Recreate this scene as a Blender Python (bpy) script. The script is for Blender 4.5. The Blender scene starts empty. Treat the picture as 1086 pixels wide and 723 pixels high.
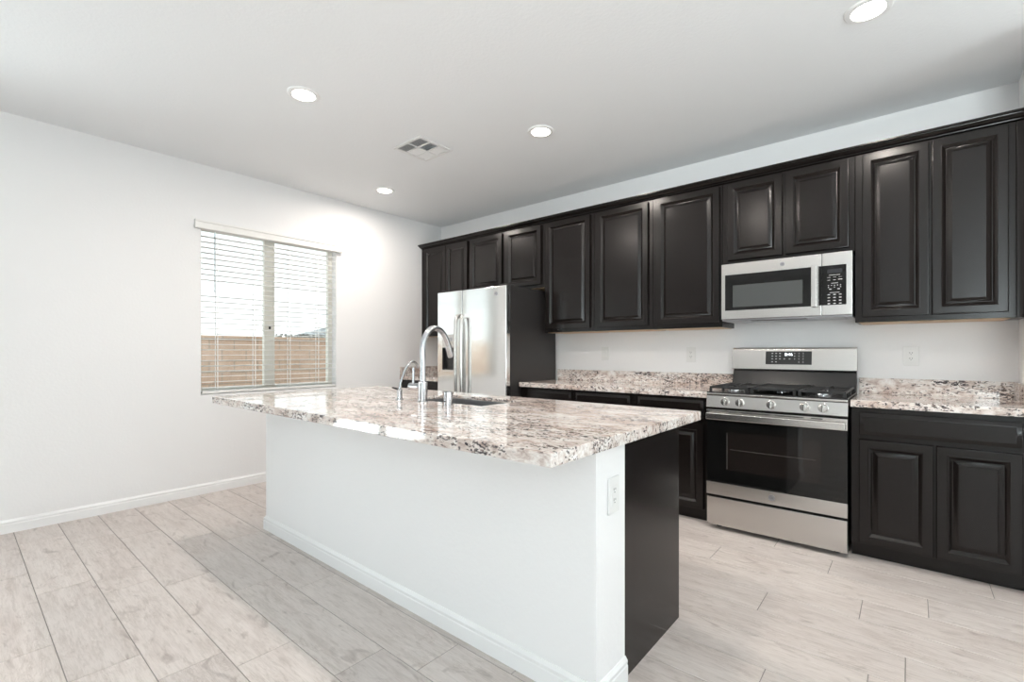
import bpy, bmesh, math, random
from mathutils import Vector, Matrix
random.seed(7)
PI = math.pi
S = bpy.context.scene
COL = S.collection

# ------------------------------------------------------------------ camera, world, lights, exposure
F_PX, YAW, HOR, PCX = 503.5, 0.703, 373.2, 539.7
cd = bpy.data.cameras.new('camera'); cam = bpy.data.objects.new('camera', cd); COL.objects.link(cam)
cd.sensor_fit = 'HORIZONTAL'; cd.sensor_width = 36.0
cd.lens = 36.0 * F_PX / 1086.0
cd.shift_x = (543.0 - PCX) / 1086.0
cd.shift_y = (HOR - 361.5) / 1086.0
cd.clip_start = 0.05
cam.location = (4.533, -4.024, 1.190)
cam.rotation_euler = (PI / 2, 0, YAW)
S.camera = cam

S.view_settings.view_transform = 'Standard'
S.view_settings.look = 'None'
S.view_settings.gamma = 1.0
S.view_settings.use_curve_mapping = False
S.view_settings.exposure = 0.97

W = bpy.data.worlds.new('sky'); S.world = W; W.use_nodes = True
wn = W.node_tree.nodes; wl = W.node_tree.links
bg = wn['Background']
tc = wn.new('ShaderNodeTexCoord'); sx = wn.new('ShaderNodeSeparateXYZ'); rp = wn.new('ShaderNodeValToRGB')
wl.new(tc.outputs['Generated'], sx.inputs[0]); wl.new(sx.outputs['Z'], rp.inputs[0])
rp.color_ramp.elements[0].color = (0.97, 0.985, 1.0, 1); rp.color_ramp.elements[0].position = 0.02
rp.color_ramp.elements[1].color = (0.62, 0.82, 1.0, 1); rp.color_ramp.elements[1].position = 0.75
wl.new(rp.outputs[0], bg.inputs['Color'])
bg.inputs['Strength'].default_value = 0.9

SUN_E, REAR_W, SIDE_W, EAST_W, LAMP_W, REAR_FILL_W = 0.85, 45.0, 20.0, 0.5, 7.0, 3000.0
sd = bpy.data.lights.new('sun', 'SUN'); sd.energy = SUN_E; sd.angle = 0.01; sd.color = (1, 0.95, 0.87)
sun = bpy.data.objects.new('sun', sd); COL.objects.link(sun)
sun.rotation_euler = Vector((-0.62, -0.30, -0.85)).to_track_quat('-Z', 'Y').to_euler()

def area(name, loc, d, sx_, sy_, w, col):
    l = bpy.data.lights.new(name, 'AREA'); l.shape = 'RECTANGLE'; l.size = sx_; l.size_y = sy_; l.energy = w; l.color = col
    o = bpy.data.objects.new(name, l); COL.objects.link(o); o.location = loc
    o.rotation_euler = Vector(d).to_track_quat('-Z', 'Z').to_euler()
    return o
DAY = (0.88, 0.95, 1.0)
area('daylight_rear', (6.32, -8.5, 1.70), (-0.15, 1, 0), 1.9, 1.4, REAR_W, DAY)          # beyond the rear window
area('ceiling_fill_rear', (5.4, -11.6, 0.02), (0, 0.6, 1), 8.0, 5.0, REAR_FILL_W, (0.93, 0.97, 1.0))   # added fill lamp aimed up through the rear window to brighten the ceiling
area('ceiling_fill_east', (9.9, -2.2, 0.02), (-0.7, 0, 1), 3.2, 4.0, 190.0, (0.95, 0.98, 1.0))   # added upward fill outside the east window, lifts the kitchen ceiling
area('ceiling_fill_side', (-1.35, -6.3, 0.02), (0.5, 0.3, 1), 2.2, 1.8, 110.0, (0.95, 0.98, 1.0))   # added low lamp outside the patio door, extra light for the ceiling
area('daylight_side', (-0.6, -5.11, 1.15), (1, 0, 0), 1.3, 2.1, SIDE_W, DAY)         # beyond the left patio door
area('daylight_east', (8.5, -2.45, 1.45), (-1, 0, 0.25), 2.9, 1.9, EAST_W, DAY)         # beyond the right windows

# ------------------------------------------------------------------ materials
def newmat(n):
    m = bpy.data.materials.new(n); m.use_nodes = True
    return m, m.node_tree.nodes, m.node_tree.links, m.node_tree.nodes['Principled BSDF']
def mat(n, c, r=0.5, metal=0.0, spec=0.5, coat=0.0, emit=None, es=0.0):
    m, nn, ll, p = newmat(n)
    p.inputs['Base Color'].default_value = (*c, 1); p.inputs['Roughness'].default_value = r
    p.inputs['Metallic'].default_value = metal; p.inputs['Specular IOR Level'].default_value = spec
    p.inputs['Coat Weight'].default_value = coat; p.inputs['Coat Roughness'].default_value = 0.15
    if emit: p.inputs['Emission Color'].default_value = (*emit, 1); p.inputs['Emission Strength'].default_value = es
    return m
def noise(nn, ll, co, scale, detail=4, rough=0.55, dist=0.0):
    n = nn.new('ShaderNodeTexNoise'); n.inputs['Scale'].default_value = scale; n.inputs['Detail'].default_value = detail
    n.inputs['Roughness'].default_value = rough; n.inputs['Distortion'].default_value = dist
    ll.new(co, n.inputs['Vector']); return n
def ramp(nn, ll, fac, stops):
    r = nn.new('ShaderNodeValToRGB'); e = r.color_ramp.elements
    while len(e) < len(stops): e.new(0.5)
    for k, (p, c) in enumerate(stops):
        e[k].position = p; e[k].color = (*c, 1) if len(c) == 3 else c
    ll.new(fac, r.inputs[0]); return r
def mapping(nn, ll, scale=(1, 1, 1), rot=(0, 0, 0), coord='Object'):
    t = nn.new('ShaderNodeTexCoord'); mp = nn.new('ShaderNodeMapping')
    mp.inputs['Scale'].default_value = scale; mp.inputs['Rotation'].default_value = rot
    ll.new(t.outputs[coord], mp.inputs[0]); return mp.outputs[0]
def mix(nn, ll, fac, a, b, mode='MIX'):
    x = nn.new('ShaderNodeMix'); x.data_type = 'RGBA'; x.blend_type = mode
    if isinstance(fac, (int, float)): x.inputs[0].default_value = fac
    else: ll.new(fac, x.inputs[0])
    for s, v in ((6, a), (7, b)):
        if isinstance(v, tuple): x.inputs[s].default_value = (*v, 1)
        else: ll.new(v, x.inputs[s])
    return x.outputs[2]
def bump(nn, ll, p, h, strength, dist=0.01):
    b = nn.new('ShaderNodeBump'); b.inputs['Strength'].default_value = strength; b.inputs['Distance'].default_value = dist
    ll.new(h, b.inputs['Height']); ll.new(b.outputs[0], p.inputs['Normal'])

def plaster(n, c, bs):
    m, nn, ll, p = newmat(n)
    p.inputs['Base Color'].default_value = (*c, 1); p.inputs['Roughness'].default_value = 0.62
    co = mapping(nn, ll)
    nz = noise(nn, ll, co, 55, 3, 0.5)
    bump(nn, ll, p, nz.outputs[0], bs, 0.004)
    return m
WALL = plaster('white_wall_paint', (0.865, 0.86, 0.862), 0.18)
CEIL = plaster('ceiling_paint', (0.875, 0.89, 0.905), 0.30)
TRIM = mat('white_trim_paint', (0.87, 0.87, 0.87), 0.30)
PLATE = mat('white_plastic', (0.80, 0.80, 0.79), 0.35)
SLOT = mat('dark_slot', (0.03, 0.03, 0.03), 0.6)
BLIND = mat('blind_vinyl', (0.86, 0.85, 0.83), 0.4)
VINYL = mat('window_vinyl', (0.74, 0.71, 0.64), 0.4)

def granite():
    m, nn, ll, p = newmat('granite')
    co = mapping(nn, ll, (0.62, 1.25, 1.25), (0, 0, 0.10))
    big = noise(nn, ll, co, 3.2, 5, 0.6, 0.5)
    med = noise(nn, ll, co, 26, 6, 0.65, 0.6)
    fine = noise(nn, ll, co, 85, 4, 0.7)
    base = ramp(nn, ll, med.outputs[0], [(0.28, (0.36, 0.285, 0.255)), (0.39, (0.60, 0.505, 0.465)), (0.48, (0.79, 0.735, 0.70)), (0.60, (0.89, 0.875, 0.86))])
    tint = ramp(nn, ll, big.outputs[0], [(0.38, (0.80, 0.71, 0.665)), (0.56, (1.0, 0.99, 0.98))])
    c1 = mix(nn, ll, 1.0, base.outputs[0], tint.outputs[0], 'MULTIPLY')
    fr = ramp(nn, ll, fine.outputs[0], [(0.36, (0.78, 0.74, 0.72)), (0.52, (1, 1, 1))])
    c2 = mix(nn, ll, 0.75, c1, fr.outputs[0], 'MULTIPLY')
    # dark mineral flecks gathered in clusters
    vor = nn.new('ShaderNodeTexVoronoi'); vor.inputs['Scale'].default_value = 145; vor.inputs['Randomness'].default_value = 1
    nzd = noise(nn, ll, co, 40, 3, 0.6)
    va = nn.new('ShaderNodeVectorMath'); va.operation = 'MULTIPLY_ADD'
    va.inputs[1].default_value = (0.03, 0.03, 0.03)
    ll.new(nzd.outputs['Color'], va.inputs[0]); ll.new(co, va.inputs[2]); ll.new(va.outputs[0], vor.inputs['Vector'])
    sep = nn.new('ShaderNodeSeparateColor'); ll.new(vor.outputs['Color'], sep.inputs[0])
    clu = noise(nn, ll, co, 9, 3, 0.6, 0.4)
    add = nn.new('ShaderNodeMath'); add.operation = 'MULTIPLY_ADD'; add.inputs[1].default_value = 1.9
    ll.new(clu.outputs[0], add.inputs[0]); ll.new(sep.outputs[0], add.inputs[2])
    sp = ramp(nn, ll, add.outputs[0], [(0.0, (0, 0, 0)), (0.86, (0, 0, 0)), (0.89, (1, 1, 1)), (1, (1, 1, 1))])
    sc = nn.new('ShaderNodeMath'); sc.operation = 'MULTIPLY'; sc.inputs[1].default_value = 0.5
    ll.new(add.outputs[0], sc.inputs[0])
    ll.new(sc.outputs[0], sp.inputs[0])
    dk = ramp(nn, ll, sep.outputs[1], [(0.0, (0.035, 0.033, 0.040)), (0.55, (0.14, 0.12, 0.118)), (1, (0.30, 0.235, 0.205))])
    c3 = mix(nn, ll, sp.outputs[0], c2, dk.outputs[0])
    ll.new(c3, p.inputs['Base Color'])
    p.inputs['Roughness'].default_value = 0.05
    p.inputs['Specular IOR Level'].default_value = 0.55
    return m, sp
GRAN, _gsp = granite()
_gsp.color_ramp.elements[1].position = 0.855; _gsp.color_ramp.elements[2].position = 0.89

def planks():
    m, nn, ll, p = newmat('wood_look_plank_tile')
    at = nn.new('ShaderNodeAttribute'); at.attribute_name = 'plank'
    t = nn.new('ShaderNodeTexCoord')
    off = nn.new('ShaderNodeVectorMath'); off.operation = 'MULTIPLY_ADD'; off.inputs[1].default_value = (13.1, 7.7, 3.3)
    ll.new(at.outputs['Fac'], off.inputs[0]); ll.new(t.outputs['Object'], off.inputs[2])
    mp = nn.new('ShaderNodeMapping'); mp.inputs['Scale'].default_value = (1.0, 5.0, 1.0); ll.new(off.outputs[0], mp.inputs[0])
    big = noise(nn, ll, mp.outputs[0], 1.8, 5, 0.6, 1.6)
    grain = noise(nn, ll, mp.outputs[0], 11, 7, 0.7, 0.8)
    mp2 = nn.new('ShaderNodeMapping'); mp2.inputs['Scale'].default_value = (1.6, 4.2, 1); ll.new(off.outputs[0], mp2.inputs[0])
    kn = noise(nn, ll, mp2.outputs[0], 2.1, 3, 0.5, 2.2)
    c1 = ramp(nn, ll, big.outputs[0], [(0.30, (0.600, 0.538, 0.506)), (0.50, (0.680, 0.622, 0.590)), (0.72, (0.725, 0.672, 0.642))])
    g = ramp(nn, ll, grain.outputs[0], [(0.32, (0.80, 0.78, 0.76)), (0.52, (1, 1, 1))])
    c2 = mix(nn, ll, 0.8, c1.outputs[0], g.outputs[0], 'MULTIPLY')
    k = ramp(nn, ll, kn.outputs[0], [(0.27, (0.66, 0.63, 0.62)), (0.39, (1, 1, 1))])
    c3 = mix(nn, ll, 0.8, c2, k.outputs[0], 'MULTIPLY')
    mp3 = nn.new('ShaderNodeMapping'); mp3.inputs['Scale'].default_value = (3.0, 60.0, 1); ll.new(off.outputs[0], mp3.inputs[0])
    st = noise(nn, ll, mp3.outputs[0], 2.2, 4, 0.65, 1.0)
    s_ = ramp(nn, ll, st.outputs[0], [(0.36, (0.86, 0.85, 0.845)), (0.56, (1, 1, 1))])
    c3 = mix(nn, ll, 0.75, c3, s_.outputs[0], 'MULTIPLY')
    mp4 = nn.new('ShaderNodeMapping'); mp4.inputs['Scale'].default_value = (1.3, 6.0, 1); ll.new(off.outputs[0], mp4.inputs[0])
    wv = noise(nn, ll, mp4.outputs[0], 2.6, 6, 0.7, 3.2)
    w_ = ramp(nn, ll, wv.outputs[0], [(0.40, (1, 1, 1)), (0.455, (0.84, 0.815, 0.80)), (0.48, (1, 1, 1))])
    wm = noise(nn, ll, mp2.outputs[0], 1.3, 2, 0.5, 0.5)
    wk = ramp(nn, ll, wm.outputs[0], [(0.48, (0, 0, 0)), (0.62, (1, 1, 1))])
    c3 = mix(nn, ll, wk.outputs[0], c3, mix(nn, ll, 1.0, c3, w_.outputs[0], 'MULTIPLY'))
    fr = nn.new('ShaderNodeMath'); fr.operation = 'FRACT'; 
    mu = nn.new('ShaderNodeMath'); mu.operation = 'MULTIPLY'; mu.inputs[1].default_value = 7.31
    ll.new(at.outputs['Fac'], mu.inputs[0]); ll.new(mu.outputs[0], fr.inputs[0])
    tone = ramp(nn, ll, fr.outputs[0], [(0, (0.93, 0.92, 0.915)), (1, (1.04, 1.03, 1.02))])
    c4 = mix(nn, ll, 1.0, c3, tone.outputs[0], 'MULTIPLY')
    ll.new(c4, p.inputs['Base Color'])
    p.inputs['Roughness'].default_value = 0.40
    bump(nn, ll, p, grain.outputs[0], 0.05, 0.003)
    return m
PLANK = planks()
GROUT = mat('grout', (0.30, 0.275, 0.255), 0.85)

def cabpaint():
    m, nn, ll, p = newmat('espresso_cabinet_finish')
    p.inputs['Base Color'].default_value = (0.0090, 0.0068, 0.0062, 1)
    p.inputs['Roughness'].default_value = 0.235; p.inputs['Specular IOR Level'].default_value = 0.32
    return m
CAB = cabpaint()
CABIN = mat('maple_cabinet_underside', (0.62, 0.44, 0.28), 0.5)

def steel(n, c, r, horiz=True, an=0.3, var=0.008):
    m, nn, ll, p = newmat(n)
    co = mapping(nn, ll, (1.5, 1.5, 26) if horiz else (26, 26, 1.5))
    nz = noise(nn, ll, co, 3, 3, 0.6)
    rr = nn.new('ShaderNodeMapRange'); rr.inputs['To Min'].default_value = r - var; rr.inputs['To Max'].default_value = r + var
    ll.new(nz.outputs[0], rr.inputs[0]); ll.new(rr.outputs[0], p.inputs['Roughness'])
    p.inputs['Base Color'].default_value = (*c, 1); p.inputs['Metallic'].default_value = 1
    p.inputs['Anisotropic'].default_value = an
    return m
STEEL = steel('brushed_stainless', (0.62, 0.60, 0.58), 0.27)
FSTEEL = steel('fridge_stainless', (0.80, 0.80, 0.79), 0.12, True, 0.0, 0.008)
SINKS = steel('sink_stainless', (0.42, 0.42, 0.43), 0.35)
CHROME = mat('chrome', (0.56, 0.57, 0.59), 0.16, 1.0)
BGLASS = mat('black_glass', (0.006, 0.006, 0.006), 0.045, 0, 0.5)
BWIN = mat('tinted_window', (0.014, 0.011, 0.010), 0.05, 0, 0.5)
MWIN = mat('microwave_screen', (0.07, 0.075, 0.075), 0.10, 0, 0.5)
BLACK = mat('black_enamel', (0.012, 0.012, 0.013), 0.22)
IRON = mat('cast_iron', (0.016, 0.016, 0.017), 0.55)
CHAR = mat('charcoal_panel', (0.030, 0.028, 0.028), 0.42)
DARKP = mat('dark_plastic', (0.025, 0.025, 0.027), 0.35)
LEGEND = mat('grey_legend', (0.55, 0.55, 0.55), 0.5)
DIGIT = mat('clock_digit', (0.9, 0.95, 1.0), 0.5, emit=(0.85, 0.93, 1.0), es=1.6)
BADGE = mat('badge_metal', (0.42, 0.42, 0.44), 0.3, 0.9)
SILK = mat('badge_grey', (0.16, 0.16, 0.17), 0.4)
LED = mat('led_diffuser', (0.9, 0.9, 0.88), 0.5, emit=(1.0, 0.93, 0.83), es=7.0)
VENTW = mat('white_register_metal', (0.80, 0.80, 0.80), 0.4)
DUCT = mat('duct_metal', (0.26, 0.29, 0.32), 0.6)

def paneglass():
    m, nn, ll, p = newmat('window_glass')
    nn.remove(p)
    tr = nn.new('ShaderNodeBsdfTransparent'); gl = nn.new('ShaderNodeBsdfGlossy'); gl.inputs['Roughness'].default_value = 0.02
    tr.inputs[0].default_value = (0.95, 0.98, 0.97, 1)
    lw = nn.new('ShaderNodeLayerWeight'); lw.inputs[0].default_value = 0.5
    pw = nn.new('ShaderNodeMath'); pw.operation = 'POWER'; pw.inputs[1].default_value = 5.0; ll.new(lw.outputs['Facing'], pw.inputs[0])
    fz = nn.new('ShaderNodeMath'); fz.operation = 'MULTIPLY_ADD'; fz.inputs[1].default_value = 0.96; fz.inputs[2].default_value = 0.04; ll.new(pw.outputs[0], fz.inputs[0])
    mx = nn.new('ShaderNodeMixShader'); ll.new(fz.outputs[0], mx.inputs[0]); ll.new(tr.outputs[0], mx.inputs[1]); ll.new(gl.outputs[0], mx.inputs[2])
    ll.new(mx.outputs[0], nn['Material Output'].inputs[0]); return m
GLASS = paneglass()

def blockmat():
    m, nn, ll, p = newmat('tan_block')
    t = nn.new('ShaderNodeTexCoord'); sp = nn.new('ShaderNodeSeparateXYZ'); cb = nn.new('ShaderNodeCombineXYZ')
    ll.new(t.outputs['Object'], sp.inputs[0]); ll.new(sp.outputs['Y'], cb.inputs[0]); ll.new(sp.outputs['Z'], cb.inputs[1])
    b = nn.new('ShaderNodeTexBrick'); b.inputs['Scale'].default_value = 1; b.inputs['Brick Width'].default_value = 0.41
    b.inputs['Row Height'].default_value = 0.205; b.inputs['Mortar Size'].default_value = 0.010
    b.inputs['Color1'].default_value = (0.42, 0.275, 0.19, 1); b.inputs['Color2'].default_value = (0.47, 0.31, 0.22, 1)
    b.inputs['Mortar'].default_value = (0.27, 0.20, 0.15, 1)
    ll.new(cb.outputs[0], b.inputs['Vector'])
    nz = noise(nn, ll, t.outputs['Object'], 14, 5, 0.7)
    c = mix(nn, ll, 0.45, b.outputs[0], ramp(nn, ll, nz.outputs[0], [(0.3, (0.6, 0.6, 0.6)), (0.7, (1.2, 1.2, 1.2))]).outputs[0], 'MULTIPLY')
    ll.new(c, p.inputs['Base Color']); p.inputs['Roughness'].default_value = 0.9
    return m
BLOCK = blockmat()
def speck(n, a, b, sc):
    m, nn, ll, p = newmat(n)
    nz = noise(nn, ll, mapping(nn, ll), sc, 5, 0.75)
    ll.new(ramp(nn, ll, nz.outputs[0], [(0.38, a), (0.62, b)]).outputs[0], p.inputs['Base Color']); p.inputs['Roughness'].default_value = 0.9
    return m
GRAVEL = speck('desert_gravel', (0.30, 0.25, 0.21), (0.52, 0.46, 0.40), 30)
ROOFT = speck('grey_roof_tile', (0.20, 0.19, 0.18), (0.50, 0.48, 0.46), 5)
STUCCO = speck('stucco', (0.55, 0.50, 0.44), (0.62, 0.57, 0.50), 20)
LEAF = speck('shrub_leaf', (0.10, 0.11, 0.08), (0.30, 0.29, 0.25), 25)

# ------------------------------------------------------------------ mesh helpers
def box(bm, x0, x1, y0, y1, z0, z1, bev=0.0, seg=2):
    b = bmesh.new() if bev else bm
    vs = [b.verts.new((x, y, z)) for x in (x0, x1) for y in (y0, y1) for z in (z0, z1)]
    for f in ((0, 1, 3, 2), (4, 6, 7, 5), (0, 4, 5, 1), (2, 3, 7, 6), (0, 2, 6, 4), (1, 5, 7, 3)):
        b.faces.new([vs[i] for i in f])
    if bev:
        bmesh.ops.bevel(b, geom=b.edges[:], offset=bev, segments=seg, profile=0.5, affect='EDGES')
        merge(bm, b)
def merge(bm, b):
    me = bpy.data.meshes.new('tmp'); b.to_mesh(me); b.free(); bm.from_mesh(me); bpy.data.meshes.remove(me)
def tube(bm, pts, rad, n=14, caps=True):
    pts = [Vector(p) for p in pts]
    rad = rad if isinstance(rad, (list, tuple)) else [rad] * len(pts)
    rings = []; up = None
    for i, p in enumerate(pts):
        a = pts[max(i - 1, 0)]; c = pts[min(i + 1, len(pts) - 1)]
        d = (c - a).normalized()
        if up is None:
            up = d.orthogonal().normalized()
        else:
            up = (up - d * up.dot(d)).normalized()
        r = d.cross(up)
        rings.append([bm.verts.new(p + (up * math.cos(2 * PI * k / n) + r * math.sin(2 * PI * k / n)) * rad[i]) for k in range(n)])
    for a, b in zip(rings, rings[1:]):
        for k in range(n):
            bm.faces.new((a[k], a[(k + 1) % n], b[(k + 1) % n], b[k]))
    if caps:
        bm.faces.new(rings[0][::-1]); bm.faces.new(rings[-1])
def spline(pts, n=6):
    P = [Vector(p) for p in pts]; out = []
    for i in range(len(P) - 1):
        p0, p1, p2, p3 = P[max(i - 1, 0)], P[i], P[i + 1], P[min(i + 2, len(P) - 1)]
        for k in range(n):
            t = k / n
            out.append(0.5 * ((2 * p1) + (p2 - p0) * t + (2 * p0 - 5 * p1 + 4 * p2 - p3) * t * t + (3 * p1 - p0 - 3 * p2 + p3) * t ** 3))
    return out + [P[-1]]
def lathe(bm, c, prof, axis='Z', n=28, sign=1):
    """prof: (radius, height) list, turned about an axis through c"""
    rings = []
    for r, h in prof:
        ring = []
        for k in range(n):
            a = 2 * PI * k / n; u, v = r * math.cos(a), r * math.sin(a)
            h_ = h * sign
            p = {'Z': (u, v, h_), 'Y': (u, h_, v), 'X': (h_, u, v)}[axis]
            ring.append(bm.verts.new((c[0] + p[0], c[1] + p[1], c[2] + p[2])))
        rings.append(ring)
    for a, b in zip(rings, rings[1:]):
        for k in range(n):
            bm.faces.new((a[k], a[(k + 1) % n], b[(k + 1) % n], b[k]))
    bm.faces.new(rings[0][::-1]); bm.faces.new(rings[-1])
def extrude(bm, prof, p0, p1, axis):
    """closed profile of (a, z) swept along axis 'X' (a = y) or 'Y' (a = x) from p0 to p1"""
    f = (lambda t, a, z: (t, a, z)) if axis == 'X' else (lambda t, a, z: (a, t, z))
    A = [bm.verts.new(f(p0, a, z)) for a, z in prof]; B = [bm.verts.new(f(p1, a, z)) for a, z in prof]
    n = len(prof)
    for k in range(n):
        bm.faces.new((A[k], A[(k + 1) % n], B[(k + 1) % n], B[k]))
    bm.faces.new(A[::-1]); bm.faces.new(B)
def rings_panel(bm, x0, x1, z0, z1, yb, d, prof):
    """panel whose back lies at yb and which faces direction d (-1 = -y): prof = (inset, depth) rings, then a flat cap"""
    R = []
    for ins, dep in [(0, 0)] + prof:
        y = yb + d * dep
        R.append([bm.verts.new(v) for v in ((x0 + ins, y, z0 + ins), (x1 - ins, y, z0 + ins), (x1 - ins, y, z1 - ins), (x0 + ins, y, z1 - ins))])
    for a, b in zip(R, R[1:]):
        for k in range(4):
            bm.faces.new((a[k], a[(k + 1) % 4], b[(k + 1) % 4], b[k]))
    bm.faces.new(R[0]); bm.faces.new(R[-1])
DOORP = [(0, 0.014), (0.002, 0.0175), (0.006, 0.019), (0.040, 0.019), (0.043, 0.0205), (0.046, 0.0190), (0.058, 0.0075), (0.061, 0.0052), (0.066, 0.0052), (0.085, 0.0160), (0.087, 0.0175)]
DRAWP = [(0, 0.010), (0.003, 0.0125), (0.020, 0.0185), (0.022, 0.019)]

def wpos(o):
    v = Vector((0, 0, 0))
    while o: v += o.location; o = o.parent
    return v
def obj(name, bm, m, parent=None, smooth=True, at=None):
    bmesh.ops.remove_doubles(bm, verts=bm.verts[:], dist=1e-6)
    bmesh.ops.recalc_face_normals(bm, faces=bm.faces[:])
    off = wpos(parent) if parent else Vector(at or (0, 0, 0))
    if off.length: bmesh.ops.translate(bm, verts=bm.verts[:], vec=-off)
    me = bpy.data.meshes.new(name); bm.to_mesh(me); bm.free()
    if smooth:
        for p in me.polygons: p.use_smooth = True
        me.set_sharp_from_angle(angle=math.radians(32))
    for mm in (m if isinstance(m, (list, tuple)) else [m]): me.materials.append(mm)
    o = bpy.data.objects.new(name, me); COL.objects.link(o)
    if smooth:
        w = o.modifiers.new('weighted_normals', 'WEIGHTED_NORMAL'); w.keep_sharp = True; w.weight = 100
    if parent: o.parent = parent
    elif at: o.location = at
    return o
def bx(name, m, parent, *dims, bev=0.0):
    bm = bmesh.new(); box(bm, *dims, bev=bev); return obj(name, bm, m, parent)
def tag(o, label, cat, group=None):
    o['label'] = label; o['category'] = cat
    if group: o['group'] = group
    return o
def thing(name, loc, label, cat, group=None):
    o = bpy.data.objects.new(name, None); o.empty_display_size = 0.1; COL.objects.link(o); o.location = loc
    return tag(o, label, cat, group)
def struct(name, bm, m, smooth=True, parent=None):
    o = obj(name, bm, m, parent, smooth)
    if not parent: o['kind'] = 'structure'
    return o
def sbx(name, m, boxes, bev=0):
    bm = bmesh.new()
    for b in boxes: box(bm, *b, bev=bev)
    return struct(name, bm, m, smooth=bool(bev))
def dup(root, loc, label=None):
    r = root.copy(); COL.objects.link(r); r.location = loc
    if label: r['label'] = label
    for ch in list(root.children):
        c = ch.copy(); COL.objects.link(c); c.parent = r
        for g in list(ch.children):
            d = g.copy(); COL.objects.link(d); d.parent = c
    return r
def text_bm(s, size, depth=0.0006):
    cu = bpy.data.curves.new('t', 'FONT'); cu.body = s; cu.size = size; cu.extrude = depth; cu.align_x = 'CENTER'; cu.align_y = 'CENTER'
    o = bpy.data.objects.new('t', cu); COL.objects.link(o)
    me = bpy.data.meshes.new_from_object(o.evaluated_get(bpy.context.evaluated_depsgraph_get()))
    bm = bmesh.new(); bm.from_mesh(me); bpy.data.meshes.remove(me); bpy.data.objects.remove(o); bpy.data.curves.remove(cu)
    return bm
def text_on_front(s, size, x, y, z):
    bm = text_bm(s, size); bm.transform(Matrix.Translation((x, y, z)) @ Matrix.Rotation(PI / 2, 4, 'X')); return bm
def badge(parent, x, y, z, r):
    b = bmesh.new(); lathe(b, (x, y, z), [(r, 0), (r, 0.0015), (r * 0.95, 0.0022), (r * 0.84, 0.0022), (r * 0.80, 0.0014), (0.0004, 0.0014)], 'Y', 28, -1)
    o = obj('badge', b, BADGE, parent)
    obj('badge_letters', text_on_front('GE', r * 1.05, x, y - 0.0022, z), SILK, o)
    return o

# ------------------------------------------------------------------ room shell
H = 2.763; RX = 5.01; T = 0.15; YR = -8.0; XE = 8.0; YJ = -0.70
WY0, WY1, WZ0, WZ1 = -2.66, -1.435, 0.832, 2.275          # window opening
bm = bmesh.new()
lay = bm.faces.layers.float.new('plank')
PW, PL, Y0 = 0.2135, 0.948, -3.747
JO = {-1: .92, 0: .32, 1: .552, 2: .689, 3: .070, 4: .279, 5: .56, 6: .86, 7: .323, 8: .62, 9: .724, 10: .198, 11: .563, 12: .801, 13: .398, 14: .1, 15: .7, 16: .45, 17: .9}
g = 0.0016
for k in range(-20, 18):
    ya, yb = Y0 + k * PW, Y0 + (k + 1) * PW
    ya_, yb_ = max(ya, YR), min(yb, 0.0)
    if yb_ - ya_ < 0.01: continue
    x = JO.get(k, random.random() * PL) - PL
    while x < XE:
        xa, xb = max(x, 0.0), min(x + PL, XE)
        if xb - xa > 0.01:
            b = bmesh.new(); l2 = b.faces.layers.float.new('plank')
            q = 0.0012
            lo = [b.verts.new(v) for v in ((xa + g, ya_ + g, -0.002), (xb - g, ya_ + g, -0.002), (xb - g, yb_ - g, -0.002), (xa + g, yb_ - g, -0.002))]
            hi = [b.verts.new(v) for v in ((xa + g + q, ya_ + g + q, 0), (xb - g - q, ya_ + g + q, 0), (xb - g - q, yb_ - g - q, 0), (xa + g + q, yb_ - g - q, 0))]
            fs = [b.faces.new(hi)] + [b.faces.new((lo[i], lo[(i + 1) % 4], hi[(i + 1) % 4], hi[i])) for i in range(4)]
            rv = random.random()
            for f in fs: f[l2] = rv
            merge(bm, b)
        x += PL
n0 = len(bm.faces)
box(bm, -T, XE + T, YR - T, T, -0.12, -0.0019)
bm.faces.ensure_lookup_table()
for f in bm.faces[n0:]: f.material_index = 1
struct('floor', bm, [PLANK, GROUT], smooth=False)
sbx('ceiling', CEIL, [(-T, XE + T, YR - T, T, H, H + 0.2)])
sbx('wall_back', WALL, [(-T, RX + T, 0, T, 0, H)])
DY0, DY1, DZ = -5.80, -4.42, 2.15                          # patio door beyond the picture's left edge
sbx('wall_left', WALL, [(-T, 0, WY1, 0, 0, H), (-T, 0, DY1, WY0, 0, H), (-T, 0, YR, DY0, 0, H), (-T, 0, WY0, WY1, 0, WZ0), (-T, 0, WY0, WY1, WZ1, H), (-T, 0, DY0, DY1, DZ, H)])
sbx('wall_right', WALL, [(RX, RX + T, YJ, 0, 0, H)])
sbx('wall_hall', WALL, [(RX + T, XE, YJ, YJ + T, 0, H)])
sbx('wall_east', WALL, [(XE, XE + T, -1.0, YJ + T, 0, H), (XE, XE + T, YR, -3.9, 0, H), (XE, XE + T, -3.9, -1.0, 0, 0.45), (XE, XE + T, -3.9, -1.0, 2.4, H)])
RD0, RD1 = 5.35, 7.3
sbx('wall_rear', WALL, [(-T, RD0, YR - T, YR, 0, H), (RD1, XE + T, YR - T, YR, 0, H), (RD0, RD1, YR - T, YR, 2.4, H), (RD0, RD1, YR - T, YR, 0, 0.95)])

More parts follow.
